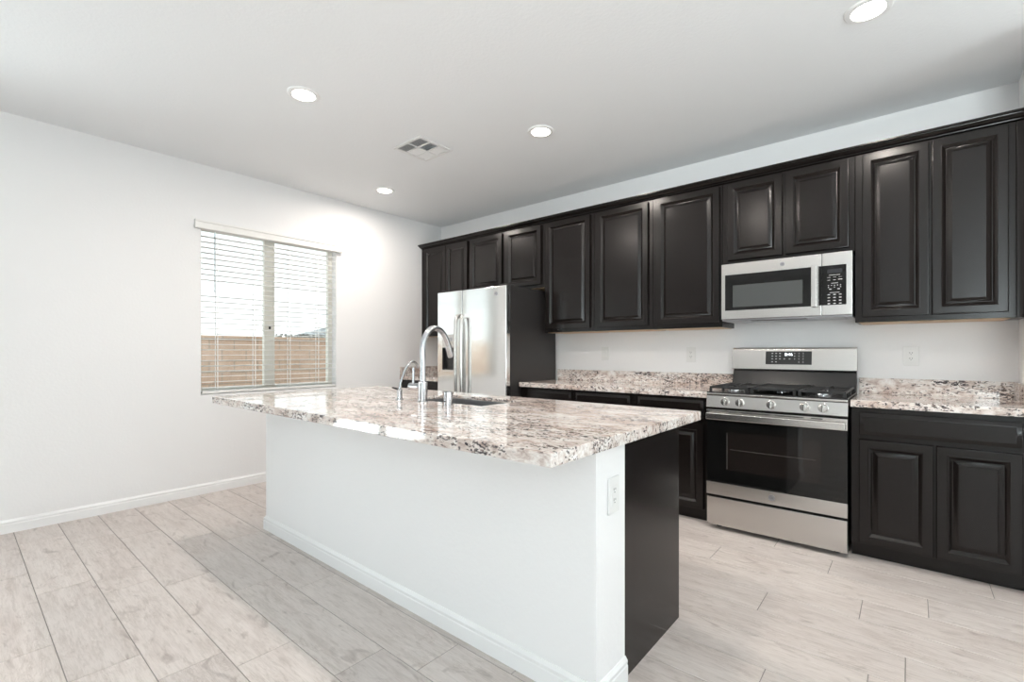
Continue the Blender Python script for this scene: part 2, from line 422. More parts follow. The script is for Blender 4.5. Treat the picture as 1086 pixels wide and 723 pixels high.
BBP = [(0, 0), (0.013, 0), (0.013, 0.056), (0.0105, 0.060), (0.0105, 0.064), (0.012, 0.067), (0.012, 0.074), (0.006, 0.083), (0.004, 0.087), (0, 0.087)]
def baseboard(name, runs):
    bm = bmesh.new()
    for axis, wallpos, sgn, a, b in runs:
        extrude(bm, [(wallpos + sgn * p, z) for p, z in BBP], a, b, axis)
    return struct(name, bm, TRIM)
baseboard('baseboard_left', [('Y', 0, 1, DY1, -0.66)])
baseboard('baseboard_right', [('Y', RX, -1, YJ, -0.66)])
baseboard('baseboard_rear', [('X', YR, 1, 0, XE)])

# window in the left wall: vinyl slider, panes, drywall returns belong to the wall
def slider(name, plane, a0, a1, z0, z1, axis, fw=0.045, mullions=(), depth=0.05, lf=1.0):
    def bb(bm, u0, u1, v0, v1, d0, d1):
        if axis == 'X': box(bm, plane + d0, plane + d1, u0, u1, v0, v1, bev=0.003, seg=1)
        else: box(bm, u0, u1, plane + d0, plane + d1, v0, v1, bev=0.003, seg=1)
    bm = bmesh.new()
    h = depth / 2
    fl = fw * lf; bb(bm, a0, a0 + fl, z0, z1, -h, h); bb(bm, a1 - fw, a1, z0, z1, -h, h)
    bb(bm, a0 + fl, a1 - fw, z0, z0 + fw, -h, h); bb(bm, a0 + fl, a1 - fw, z1 - fw, z1, -h, h)
    o = struct(name, bm, VINYL)
    bm = bmesh.new()
    for m0, m1 in mullions: bb(bm, m0, m1, z0 + fw, z1 - fw, -h * 0.7, h * 1.1)
    obj('meeting_stile', bm, VINYL, o)
    edges = [a0 + fl] + [e for m in mullions for e in m] + [a1 - fw]
    for u0, u1 in zip(edges[::2], edges[1::2]):
        bm = bmesh.new(); bb2 = (plane - 0.003, plane + 0.003)
        if axis == 'X': box(bm, *bb2, u0 - 0.005, u1 + 0.005, z0 + fw - 0.005, z1 - fw + 0.005)
        else: box(bm, u0 - 0.005, u1 + 0.005, *bb2, z0 + fw - 0.005, z1 - fw + 0.005)
        obj('pane', bm, GLASS, o, smooth=False)
    return o
win = slider('window_1', -0.105, WY0, WY1, WZ0, WZ1, 'X', 0.045, [(-2.118, -2.022)], 0.05, 0.6)
bx('sash_lock', SLOT, win, -0.080, -0.066, -2.078, -2.062, 1.405, 1.43, bev=0.002)
slider('window_2', XE + 0.07, -3.9, -1.0, 0.45, 2.4, 'X', 0.05, [(-2.50, -2.40)])
slider('window_3', YR - 0.07, RD0, RD1, 0.95, 2.4, 'Y', 0.07, [(6.28, 6.37)])
slider('door_1', -0.07, DY0, DY1, 0, DZ, 'X', 0.06, [(-5.15, -5.06)])

# ------------------------------------------------------------------ outside the window
sbx('ground', GRAVEL, [(-30, -T - 0.01, -20, 25, -0.22, -0.10)])
bm = bmesh.new(); box(bm, -5.2, -5.0, -9, 9, -0.12, 1.42, bev=0.004, seg=1); box(bm, -5.23, -4.97, -9, 9, 1.42, 1.487, bev=0.006, seg=1)
tag(obj('garden_wall', bm, BLOCK), 'tan block garden wall standing outside the window', 'wall')
nh = thing('neighbor_house', (-16, 6.5, -0.1), 'neighbouring house with low grey tiled roof rising behind the garden wall', 'house')
bx('house_wall', STUCCO, nh, -15.1, -13.0, 5.5, 15.0, -0.1, 1.85)
bm = bmesh.new()
e = [bm.verts.new(v) for v in ((-12.6, 4.3, 1.86), (-12.6, 15.5, 1.86), (-15.4, 15.5, 1.86), (-15.4, 5.3, 1.86), (-14, 7.6, 2.6), (-14, 12.5, 2.6))]
e2 = [bm.verts.new((v.co.x, v.co.y, v.co.z - 0.12)) for v in e[:4]]
for f in ((0, 1, 5, 4), (1, 2, 5), (2, 3, 4, 5), (3, 0, 4)): bm.faces.new([e[i] for i in f])
for i in range(4): bm.faces.new((e[i], e[(i + 1) % 4], e2[(i + 1) % 4], e2[i]))
bm.faces.new(e2)
obj('roof', bm, ROOFT, nh, smooth=False)
sh = thing('garden_shrub', (-7.2, 1.85, -0.1), 'grey green clipped shrub showing just over the garden wall', 'shrub')
bm = bmesh.new()
for i in range(600):
    p = Vector((random.gauss(-7.2, 0.25), random.uniform(1.2, 2.5), 1.57 - abs(random.gauss(0, 0.25)) + 0.05 * math.sin(random.random() * 9)))
    a = Vector((random.gauss(0, 1), random.gauss(0, 1), random.gauss(0, 1))).normalized() * 0.05; b_ = a.orthogonal().normalized() * 0.03
    bm.faces.new([bm.verts.new(p + v) for v in (a, b_, -a, -b_)])
obj('foliage', bm, LEAF, sh, smooth=False)
BARK = mat('bark', (0.15, 0.11, 0.08), 0.9)
for yy in (1.3, 1.7, 2.1, 2.4):
    bm = bmesh.new(); tube(bm, [(-7.2, yy, -0.11), (-7.18, yy + 0.05, 0.6), (-7.25, yy - 0.05, 1.4)], [0.04, 0.03, 0.015], 8)
    obj('stem', bm, BARK, sh)

# ------------------------------------------------------------------ window blind
bl = thing('window_blind', (-0.03, -2.047, 0.84), 'white faux wood horizontal blind with open slats covering the window', 'blind')
bm = bmesh.new(); extrude(bm, [(0.004, 2.219), (0.040, 2.219), (0.044, 2.226), (0.044, 2.268), (0.050, 2.274), (0.050, 2.288), (0.004, 2.288)], -2.712, -1.378, 'Y')
obj('valance', bm, BLIND, bl)
bm = bmesh.new(); box(bm, -0.056, -0.004, WY0 + 0.012, WY1 - 0.008, 2.222, 2.262, bev=0.002); obj('headrail', bm, BLIND, bl)
bm = bmesh.new(); box(bm, -0.056, -0.004, WY0 + 0.012, WY1 - 0.008, 0.838, 0.860, bev=0.004); obj('bottom_rail', bm, BLIND, bl)
bm = bmesh.new()
zs = [0.888 + 0.0457 * i for i in range(29)]
for i, z in enumerate(zs):
    tilt = math.radians(2.0)
    if i in (18, 19): tilt = math.radians(-8)
    if i in (3, 4): tilt = math.radians(10)
    b = bmesh.new()
    pr = []
    for s in range(7):
        u = -0.025 + 0.05 * s / 6; c = 0.0022 * (1 - (u / 0.025) ** 2)
        pr.append((u, c))
    prof = [(u, c + 0.0013) for u, c in pr] + [(u, c - 0.0013) for u, c in pr[::-1]]
    prof = [(-0.030 + u * math.cos(tilt) - w * math.sin(tilt), z + u * math.sin(tilt) + w * math.cos(tilt)) for u, w in prof]
    extrude(b, prof, WY0 + 0.012, WY1 - 0.008, 'Y'); merge(bm, b)
obj('slats', bm, BLIND, bl)
for y in (-2.533, -2.226, -1.909, -1.625):
    bm = bmesh.new()
    for xx in (-0.058, -0.003):
        box(bm, xx - 0.0008, xx + 0.0008, y - 0.003, y + 0.003, 0.86, 2.20)
    tube(bm, [(-0.030, y + 0.012, 0.86), (-0.030, y + 0.012, 2.20)], 0.0011, 6)
    obj('ladder_cord', bm, BLIND, bl)
bm = bmesh.new(); tube(bm, [(0.004, -2.557, 2.215), (0.004, -2.557, 1.72), (0.004, -2.557, 1.70)], [0.004, 0.004, 0.006], 6)
obj('tilt_wand', bm, mat('clear_wand', (0.45, 0.5, 0.52), 0.15), bl)

# ------------------------------------------------------------------ ceiling fixtures
def downlight(x, y, label):
    t = thing('downlight', (x, y, H), label, 'ceiling light', 'recessed ceiling lights')
    bm = bmesh.new()
    lathe(bm, (x, y, H), [(0.094, 0.0), (0.094, -0.003), (0.088, -0.008), (0.072, -0.010), (0.066, -0.008), (0.066, -0.0005)], 'Z', 40)
    obj('trim_ring', bm, TRIM, t)
    bm = bmesh.new(); lathe(bm, (x, y, H), [(0.0655, -0.001), (0.0655, -0.0085), (0.05, -0.0105), (0.001, -0.0115)], 'Z', 36)
    obj('diffuser', bm, LED, t)
    l = bpy.data.lights.new('downlight_lamp', 'AREA'); l.shape = 'DISK'; l.size = 0.125; l.energy = LAMP_W; l.color = (1.0, 0.91, 0.83); l.spread = math.radians(176)
    lo = bpy.data.objects.new('lamp', l); COL.objects.link(lo); lo.parent = t; lo.location = (0, 0, -0.014)
    return t
d0 = downlight(1.703, -2.623, 'lit round recessed downlight farthest from the cabinets, left of the ceiling vent')
dup(d0, (2.52, -1.297, H), 'lit round recessed downlight in the middle of the row along the cabinets')
dup(d0, (0.63, -1.285, H), 'smallest lit recessed downlight near the corner of window wall and cabinets')
dup(d0, (4.383, -1.293, H), 'large lit recessed downlight cut by the top edge above the right cabinets')
dup(d0, (3.25, -2.66, H), 'lit round recessed downlight over the near end of the island')

av = thing('air_vent', (1.65, -1.652, H), 'white square louvered air supply vent in the ceiling', 'vent')
vx0, vx1, vy0, vy1 = 1.488, 1.812, -1.818, -1.486
bm = bmesh.new()
fwid = 0.028
for (a, b, c, d) in ((vx0, vx1, vy0, vy0 + fwid), (vx0, vx1, vy1 - fwid, vy1), (vx0, vx0 + fwid, vy0 + fwid, vy1 - fwid), (vx1 - fwid, vx1, vy0 + fwid, vy1 - fwid)):
    box(bm, a, b, c, d, H - 0.010, H - 0.001, bev=0.003, seg=1)
sy = [vy0 + fwid, vy0 + 0.120, vy0 + 0.212, vy1 - fwid]; mx_ = (vx0 + vx1) / 2
for yy in sy[1:3]: box(bm, vx0 + fwid, vx1 - fwid, yy - 0.005, yy + 0.005, H - 0.009, H - 0.002)
box(bm, mx_ - 0.005, mx_ + 0.005, vy0 + fwid, vy1 - fwid, H - 0.009, H - 0.002)
obj('grille_frame', bm, VENTW, av)
bx('duct_back', DUCT, av, vx0 + 0.02, vx1 - 0.02, vy0 + 0.02, vy1 - 0.02, H - 0.0018, H - 0.0004)
bm = bmesh.new()
for r in range(3):
    for cidx, (xa, xb) in enumerate(((vx0 + fwid, mx_ - 0.005), (mx_ + 0.005, vx1 - fwid))):
        y = sy[r] + 0.010
        sl = {0: -1.0, 1: (0.9 if cidx == 0 else -0.55), 2: 1.0}[r]
        while y < sy[r + 1] - 0.006:
            dz, dy = 0.0065, 0.0065 * sl
            b = bmesh.new(); extrude(b, [(y - dy, H - 0.002), (y - dy + 0.0015, H - 0.002), (y + dy + 0.0015, H - 0.002 - dz), (y + dy, H - 0.002 - dz)], xa, xb, 'X'); merge(bm, b)
            y += 0.0135
obj('louvers', bm, VENTW, av)

# ------------------------------------------------------------------ cabinets
def carcass(bm, x0, x1, yb, yf, z0, z1):
    box(bm, x0, x1, min(yb, yf), max(yb, yf), z0, z1, bev=0.0015, seg=1)
def door(parent, x0, x1, z0, z1, yf, d=-1, name='door', label=None):
    bm = bmesh.new(); rings_panel(bm, x0, x1, z0, z1, yf, d, DOORP)
    o = obj(name, bm, CAB, parent)
    return o
def drawer(parent, x0, x1, z0, z1, yf, d=-1):
    bm = bmesh.new(); rings_panel(bm, x0, x1, z0, z1, yf, d, DRAWP)
    return obj('drawer_front', bm, CAB, parent)
UZ0, UZ1, UY = 1.376, 2.432, -0.311
e_ = 0.0006
def upper(x0, x1, z0, doors, dz0, dz1, label):
    t = thing('wall_cabinet', ((x0 + x1) / 2, -0.15, z0), label, 'cabinet', 'dark wall cabinets')
    bm = bmesh.new(); carcass(bm, x0 + e_, x1 - e_, -0.001, UY, z0, UZ1); obj('body', bm, CAB, t)
    bx('bottom_panel', CABIN, t, x0 + 0.02, x1 - 0.02, UY + 0.02, -0.004, z0 - 0.0025, z0 + 0.002)
    for a, b in doors: door(t, a, b, dz0, dz1, UY - 0.003)
    return t
upper(0.0, 0.820, UZ0, [(0.070, 0.443), (0.449, 0.798)], 1.405, 2.418, 'dark espresso tall wall cabinet with two doors in the far corner against the window wall')
upper(0.820, 1.842, 1.815, [(0.842, 1.303), (1.358, 1.805)], 1.846, 2.418, 'short dark two-door wall cabinet above the stainless refrigerator')
upper(1.842, 2.382, UZ0, [(1.868, 2.347)], 1.408, 2.418, 'tall dark single-door wall cabinet immediately right of the refrigerator')
upper(2.382, 2.927, UZ0, [(2.413, 2.890)], 1.408, 2.418, 'middle one of the three tall dark single-door wall cabinets between refrigerator and microwave')
upper(2.927, 3.4645, UZ0, [(2.958, 3.447)], 1.408, 2.418, 'tall dark single-door wall cabinet immediately left of the microwave')
upper(3.4645, 4.2616, 1.829, [(3.504, 3.857), (3.876, 4.230)], 1.858, 2.418, 'short dark two-door wall cabinet directly above the microwave')
upper(4.2616, 4.965, UZ0, [(4.300, 4.612), (4.624, 4.935)], 1.408, 2.418, 'tall dark two-door wall cabinet right of the microwave')
tag(bx('filler_strip', CAB, None, 4.966, 5.009, UY, -0.001, UZ0, UZ1, bev=0.0015), 'narrow dark filler board between the right wall cabinet and the wall', 'filler strip')
bm = bmesh.new()
CR = [(-0.001, 2.433), (-0.320, 2.433), (-0.326, 2.436), (-0.327, 2.441), (-0.336, 2.443), (-0.345, 2.447), (-0.356, 2.456), (-0.362, 2.458), (-0.363, 2.462), (-0.371, 2.463), (-0.374, 2.466), (-0.374, 2.474), (-0.001, 2.474)]
extrude(bm, CR, 0.001, 5.009, 'X')
tag(obj('crown_molding', bm, CAB), 'long dark stepped crown molding along the tops of the wall cabinets', 'molding')

BY = -0.611
def basecab(x0, x1, drawers, doors, label, z1=0.8715):
    t = thing('base_cabinet', ((x0 + x1) / 2, -0.3, 0), label, 'cabinet', 'dark base cabinets')
    bm = bmesh.new(); carcass(bm, x0 + e_, x1 - e_, -0.001, BY, 0.085, z1); obj('body', bm, CAB, t)
    bx('toe_kick', CAB, t, x0 + e_, x1 - e_, -0.566, -0.02, 0.0, 0.085)
    for a, b, c, d in drawers: drawer(t, a, b, c, d, BY - 0.003)
    for a, b in doors: door(t, a, b, 0.093, 0.688, BY - 0.003)
    return t
basecab(0.001, 0.838, [(0.40, 0.815, 0.722, 0.850)], [(0.40, 0.815)], 'dark base cabinet in the far corner left of the refrigerator')
basecab(1.790, 2.363, [(1.862, 2.342, 0.722, 0.852)], [(1.862, 2.342)], 'dark base cabinet with one drawer immediately right of the refrigerator')
basecab(2.363, 2.910, [(2.385, 2.877, 0.722, 0.852)], [(2.385, 2.877)], 'middle dark one-drawer base cabinet between refrigerator and gas range')
basecab(2.910, 3.462, [(2.941, 3.429, 0.722, 0.852)], [(2.941, 3.429)], 'dark base cabinet immediately left of the gas range, partly behind the island')
basecab(4.264, 5.008, [(4.304, 4.950, 0.716, 0.842)], [(4.303, 4.624), (4.635, 4.950)], 'dark base cabinet with one wide drawer over two doors right of the range')

# ------------------------------------------------------------------ granite worktops
CT = 0.0415; CZ = 0.914
def counter(x0, x1, label, side=False, left=False):
    t = thing('countertop', ((x0 + x1) / 2, -0.32, CZ - CT), label, 'countertop', 'granite countertops')
    bm = bmesh.new(); box(bm, x0, x1, -0.639, -0.0012, CZ - CT, CZ, bev=0.004); obj('slab', bm, GRAN, t)
    bm = bmesh.new(); box(bm, x0, x1, -0.021, -0.0012, CZ, CZ + 0.102, bev=0.0025); obj('backsplash', bm, GRAN, t)
    if side:
        bm = bmesh.new(); box(bm, x1 - 0.021, x1 - 0.0003, -0.60, -0.0215, CZ, CZ + 0.102, bev=0.0025); obj('side_splash', bm, GRAN, t)
    if left:
        bm = bmesh.new(); box(bm, x0 + 0.0003, x0 + 0.021, -0.637, -0.0215, CZ, CZ + 0.102, bev=0.0025); obj('side_splash', bm, GRAN, t)
    return t
counter(0.0012, 0.843, 'short speckled granite countertop in the far corner left of the refrigerator', left=True)
counter(1.786, 3.4635, 'speckled granite countertop along the wall between refrigerator and range')
counter(4.2626, 5.0088, 'speckled granite countertop right of the range', side=True)

# ------------------------------------------------------------------ island
IX0, IX1, IY0, IY1, IYC, IYK = 1.215, 3.738, -2.640, -2.434, -2.4335, -1.905
sbx('wall_island', WALL, [(IX0, IX1, IY0, IY1, 0, CZ - CT - 0.0008)])
bm = bmesh.new()
def miter_bb(bm, path, closed=False):
    """baseboard profile along a polyline of outside corners"""
    rows = []
    for i, (x, y, nx, ny) in enumerate(path):
        rows.append([bm.verts.new((x + nx * p, y + ny * p, z)) for p, z in BBP])
    for a, b in zip(rows, rows[1:]):
        for k in range(len(BBP)):
            bm.faces.new((a[k], a[(k + 1) % len(BBP)], b[(k + 1) % len(BBP)], b[k]))
    bm.faces.new(rows[0][::-1]); bm.faces.new(rows[-1])
miter_bb(bm, [(IX0, IY1, -1, 0), (IX0, IY0, -1, -1), (IX1, IY0, 1, -1), (IX1, IY1, 1, 0)])
struct('baseboard_island', bm, TRIM)

ic = thing('island_cabinet', ((IX0 + IX1) / 2, -2.17, 0), 'dark espresso island cabinet with flat end panel behind the white half wall', 'cabinet')
bm = bmesh.new()
box(bm, IX0, IX0 + 0.019, IYC + 0.001, IYK, 0.0, 0.8715, bev=0.001, seg=1)
box(bm, IX0 + 0.019, IX1 - 0.019, IYC + 0.001, IYC + 0.012, 0.085, 0.8715)
box(bm, IX0 + 0.019, IX1 - 0.019, IYC + 0.012, IYK, 0.085, 0.104)
obj('body', bm, CAB, ic)
bx('end_panel', CAB, ic, IX1 - 0.019, IX1, IYC + 0.001, IYK, 0.0, 0.8715, bev=0.001)
bx('toe_kick', CAB, ic, IX0 + 0.019, IX1 - 0.019, IYK - 0.075, IYK - 0.056, 0, 0.085)
bm = bmesh.new()
xs = [IX0 + 0.019, 1.80, 2.22, 2.89, IX1 - 0.019]
box(bm, xs[0], xs[-1], IYK - 0.004, IYK, 0.69, 0.72); box(bm, xs[0], xs[-1], IYK - 0.004, IYK, 0.85, 0.8715); box(bm, xs[0], xs[-1], IYK - 0.004, IYK, 0.085, 0.105)
for x in xs[1:-1]: box(bm, x - 0.02, x + 0.02, IYK - 0.004, IYK, 0.105, 0.85)
box(bm, xs[0], xs[-1], IYK - 0.0045, IYK - 0.001, 0.105, 0.85)
obj('face_frame', bm, CAB, ic)
for a, b in zip(xs, xs[1:]):
    a2, b2 = a + 0.008, b - 0.008
    drawer(ic, a2, b2, 0.722, 0.850, IYK + 0.0005, 1)
    if b2 - a2 > 0.55:
        m_ = (a2 + b2) / 2; door(ic, a2, m_ - 0.004, 0.093, 0.688, IYK + 0.0005, 1); door(ic, m_ + 0.004, b2, 0.093, 0.688, IYK + 0.0005, 1)
    else: door(ic, a2, b2, 0.093, 0.688, IYK + 0.0005, 1)

it = thing('island_countertop', (2.5, -2.36, CZ - CT), 'large speckled granite island countertop with a sink cutout', 'countertop')
CX0, CX1, CY0, CY1 = 1.214, 3.784, -2.964, -1.752
SX0, SX1, SY0, SY1 = 2.235, 2.856, -2.262, -1.915; SLAB = 0.021
bm = bmesh.new()
def rect(x0, x1, y0, y1, z): return [bm.verts.new(v) for v in ((x0, y0, z), (x1, y0, z), (x1, y1, z), (x0, y1, z))]
ot, ob_, jt, jb = rect(CX0, CX1, CY0, CY1, CZ), rect(CX0, CX1, CY0, CY1, CZ - CT), rect(SX0, SX1, SY0, SY1, CZ), rect(SX0, SX1, SY0, SY1, CZ - SLAB)
for k in range(4):
    n_ = (k + 1) % 4
    bm.faces.new((ot[k], ot[n_], jt[n_], jt[k])); bm.faces.new((ob_[k], ob_[n_], jb[n_], jb[k]))
    bm.faces.new((ot[k], ot[n_], ob_[n_], ob_[k])); bm.faces.new((jt[k], jt[n_], jb[n_], jb[k]))
bmesh.ops.recalc_face_normals(bm, faces=bm.faces[:])
eds = [e for e in bm.edges if (lambda a, b: ((a.co - b.co).length > 1e-6) and not (({a, b} & set(ot + ob_)) and ({a, b} & set(jt + jb))))(e.verts[0], e.verts[1])]
bmesh.ops.bevel(bm, geom=eds, offset=0.004, segments=2, profile=0.5, affect='EDGES')
obj('slab', bm, GRAN, it)

sk = thing('sink', (2.545, -2.05, CZ - CT), 'undermount stainless steel sink in the island countertop', 'sink')
bm = bmesh.new()
bz = 0.685; zt = CZ - SLAB - 0.001
def rr(x0, x1, y0, y1, z, r, n=5):
    pts = []
    for cx_, cy_, a0 in ((x1 - r, y1 - r, 0), (x0 + r, y1 - r, PI / 2), (x0 + r, y0 + r, PI), (x1 - r, y0 + r, 1.5 * PI)):
        for k in range(n + 1):
            a = a0 + PI / 2 * k / n; pts.append((cx_ + r * math.cos(a), cy_ + r * math.sin(a), z))
    return [bm.verts.new(p) for p in pts]
R = [rr(SX0 - 0.005, SX1 + 0.005, SY0 - 0.005, SY1 + 0.002, zt, 0.032), rr(SX0 - 0.002, SX1 + 0.002, SY0 - 0.002, SY1 + 0.001, zt, 0.03),
     rr(SX0 + 0.0, SX1 - 0.0, SY0 + 0.0, SY1 - 0.0, bz + 0.03, 0.03), rr(SX0 + 0.03, SX1 - 0.03, SY0 + 0.03, SY1 - 0.03, bz, 0.03)]
for a, b in zip(R, R[1:]):
    for k in range(len(a)): bm.faces.new((a[k], a[(k + 1) % len(a)], b[(k + 1) % len(a)], b[k]))
bm.faces.new(R[-1])
obj('bowl', bm, SINKS, sk)
bm = bmesh.new(); lathe(bm, (2.545, -2.02, bz), [(0.055, 0.0005), (0.055, 0.003), (0.045, 0.004), (0.02, 0.0015), (0.001, 0.0015)], 'Z', 28); obj('drain', bm, CHROME, sk)

fx, fy = 2.475, -2.331
fa = thing('kitchen_faucet', (fx, fy, CZ), 'tall chrome gooseneck pull-down faucet on the island beside the sink', 'faucet')
bm = bmesh.new(); lathe(bm, (fx, fy, CZ), [(0.030, 0), (0.030, 0.004), (0.0262, 0.008), (0.0258, 0.05), (0.0258, 0.108), (0.022, 0.112), (0.016, 0.114)], 'Z', 32); obj('body', bm, CHROME, fa)
bm = bmesh.new()
sp_ = spline([(fx, fy, 1.02), (fx, fy, 1.12), (fx, fy, 1.215), (fx, fy + 0.018, 1.278), (fx, fy + 0.060, 1.319), (fx, fy + 0.108, 1.322), (fx, fy + 0.150, 1.296), (fx, fy + 0.178, 1.252), (fx, fy + 0.190, 1.222)], 6)
tube(bm, sp_, 0.0158, 20); obj('spout', bm, CHROME, fa)
bm = bmesh.new(); h0, h1 = Vector((fx, fy + 0.189, 1.226)), Vector((fx, fy + 0.212, 1.160))
tube(bm, [h0, h0.lerp(h1, 0.04), h0.lerp(h1, 0.9), h1], [0.0162, 0.0182, 0.0190, 0.0162], 20); obj('spray_head', bm, CHROME, fa)
bm = bmesh.new(); p_ = h0.lerp(h1, 0.35) + Vector((0.0135, 0.004, 0)); q_ = h0.lerp(h1, 0.62) + Vector((0.0140, 0.004, 0)); tube(bm, [p_, q_], 0.0052, 10); obj('spray_button', bm, DARKP, fa)
bm = bmesh.new(); tube(bm, [(fx - 0.018, fy, 0.995), (fx - 0.034, fy, 0.995), (fx - 0.108, fy, 0.995), (fx - 0.112, fy, 0.995)], [0.016, 0.0210, 0.0210, 0.018], 20)
hb = obj('handle_hub', bm, CHROME, fa)
bm = bmesh.new(); tube(bm, [(fx - 0.082, fy, 1.005), (fx - 0.082, fy, 1.03), (fx - 0.084, fy + 0.002, 1.100), (fx - 0.084, fy + 0.002, 1.104)], [0.0078, 0.0072, 0.0072, 0.005], 12); obj('lever', bm, CHROME, hb)

wx, wy = 2.284, -2.344
wf = thing('water_dispenser_faucet', (wx, wy, CZ), 'small thin-spouted chrome drinking water faucet left of the tall faucet', 'faucet')
bm = bmesh.new(); lathe(bm, (wx, wy, CZ), [(0.023, 0), (0.023, 0.005), (0.0160, 0.010), (0.0150, 0.040), (0.0160, 0.058), (0.011, 0.064)], 'Z', 24); obj('body', bm, CHROME, wf)
bm = bmesh.new(); tube(bm, spline([(wx, wy, 0.975), (wx, wy + 0.010, 1.02), (wx, wy + 0.038, 1.085), (wx, wy + 0.068, 1.122), (wx, wy + 0.098, 1.132), (wx, wy + 0.122, 1.118), (wx, wy + 0.132, 1.095)], 6), 0.0068, 12); obj('spout', bm, CHROME, wf)
bm = bmesh.new(); tube(bm, [(wx, wy - 0.002, 0.974), (wx - 0.02, wy - 0.018, 0.982), (wx - 0.034, wy - 0.028, 0.986)], [0.006, 0.0055, 0.0035], 12); obj('lever', bm, DARKP, wf)

ag = thing('air_gap_cap', (2.700, -2.348, CZ), 'short chrome cylinder cap on the island right of the tall faucet', 'air gap')
bm = bmesh.new(); lathe(bm, (2.700, -2.348, CZ), [(0.0255, 0), (0.0255, 0.003), (0.0235, 0.004), (0.0235, 0.066), (0.0222, 0.069), (0.001, 0.070)], 'Z', 28); cap = obj('cap', bm, CHROME, ag)
bm = bmesh.new(); box(bm, 2.700 - 0.006, 2.700 + 0.006, -2.348 - 0.0240, -2.348 - 0.021, CZ + 0.018, CZ + 0.024); obj('vent_slot', bm, SLOT, cap)

# ------------------------------------------------------------------ outlets
def outlet_front(x, z, label):
    t = thing('wall_outlet', (x, 0, z), label, 'outlet', 'white wall plates')
    bm = bmesh.new(); box(bm, x - 0.039, x + 0.039, -0.0065, -0.0005, z - 0.063, z + 0.063, bev=0.0028); pl = obj('cover_plate', bm, PLATE, t)
    bm = bmesh.new(); box(bm, x - 0.018, x + 0.018, -0.0085, -0.006, z - 0.036, z + 0.036, bev=0.0015)
    rc = obj('receptacle', bm, PLATE, t)
    bm = bmesh.new()
    for dz in (-0.018, 0.018):
        for dx, h in ((-0.006, 0.0045), (0.006, 0.0035)):
            box(bm, x + dx - 0.0012, x + dx + 0.0012, -0.0090, -0.0084, z + dz + 0.003 - h, z + dz + 0.003 + h)
        lathe(bm, (x, -0.0084, z + dz - 0.0075), [(0.0022, 0), (0.0022, 0.0006)], 'Y', 10, -1)
    obj('slots', bm, SLOT, rc)
    return t
o1 = outlet_front(3.126, 1.168, 'white wall outlet above the countertop just left of the range')
dup(o1, (4.532, 0, 1.164), 'white wall outlet above the countertop right of the range')
sw = thing('wall_switch', (2.321, 0, 1.176), 'white rocker wall switch above the countertop near the refrigerator', 'switch', 'white wall plates')
bm = bmesh.new(); box(bm, 2.321 - 0.039, 2.321 + 0.039, -0.0065, -0.0005, 1.176 - 0.063, 1.176 + 0.063, bev=0.0028); obj('cover_plate', bm, PLATE, sw)
bm = bmesh.new(); extrude(bm, [(-0.006, 1.176 - 0.034), (-0.0085, 1.176 - 0.033), (-0.0065, 1.176), (-0.0105, 1.176 + 0.033), (-0.006, 1.176 + 0.034)], 2.321 - 0.0165, 2.321 + 0.0165, 'X'); obj('rocker', bm, PLATE, sw)
io = dup(o1, (IX1, -2.5265, 0.693), 'white outlet on the narrow end of the island half wall')
io.rotation_euler = (0, 0, PI / 2)

# ------------------------------------------------------------------ refrigerator
FX0, FX1, FYF, FZ = 0.853, 1.774, -0.806, 1.790
fr = thing('refrigerator', ((FX0 + FX1) / 2, -0.4, 0), 'stainless steel side-by-side refrigerator with ice and water dispenser', 'refrigerator')
bx('body', CHAR, fr, FX0 + 0.004, FX1 - 0.002, -0.742, -0.03, 0.03, 1.790, bev=0.004)
bx('base_grille', DARKP, fr, FX0 + 0.01, FX1 - 0.01, -0.76, -0.74, 0.012, 0.085, bev=0.003)
for xx in (FX0 + 0.08, FX1 - 0.08):
    for yy in (-0.68, -0.1):
        bm = bmesh.new(); lathe(bm, (xx, yy, 0), [(0.025, 0), (0.025, 0.02), (0.015, 0.021), (0.015, 0.034)], 'Z', 16)
        obj('foot', bm, DARKP, fr)
for a in (FX0 + 0.02, FX1 - 0.10):
    bm = bmesh.new(); box(bm, a, a + 0.08, -0.79, -0.66, 1.7905, 1.806, bev=0.004)
    obj('hinge_cover', bm, CHAR, fr)
SEAM = 1.214
DX0, DX1, DZ0, DZ1 = 0.925, 1.098, 0.995, 1.365
def fdoor(x0, x1, hole=None):
    bm = bmesh.new()
    if not hole: box(bm, x0, x1, FYF, -0.748, 0.09, FZ, bev=0.007, seg=3)
    else:
        a, b, c, d = hole
        box(bm, x0, x1, FYF + 0.055, -0.748, 0.09, FZ)
        b2 = bmesh.new()
        o_ = [(x0, 0.09), (x1, 0.09), (x1, FZ), (x0, FZ)]; i_ = [(a, c), (b, c), (b, d), (a, d)]
        def rv(l, y): return [b2.verts.new((x, y, z)) for x, z in l]
        fo, fi, bo, bi = rv(o_, FYF), rv(i_, FYF), rv(o_, FYF + 0.055), rv(i_, FYF + 0.055)
        outer = []
        for k in range(4):
            n_ = (k + 1) % 4
            b2.faces.new((fo[k], fo[n_], fi[n_], fi[k])); b2.faces.new((fo[k], fo[n_], bo[n_], bo[k])); b2.faces.new((fi[k], fi[n_], bi[n_], bi[k]))
        bmesh.ops.recalc_face_normals(b2, faces=b2.faces[:])
        es = [e for e in b2.edges if all(v in fo for v in e.verts) or (e.verts[0] in fo and e.verts[1] in bo) or (e.verts[1] in fo and e.verts[0] in bo)]
        bmesh.ops.bevel(b2, geom=es, offset=0.007, segments=3, profile=0.5, affect='EDGES')
        merge(bm, b2)
    return obj('door', bm, FSTEEL, fr)
ld = fdoor(FX0, SEAM - 0.003, (DX0, DX1, DZ0, DZ1)); rd = fdoor(SEAM + 0.003, FX1)
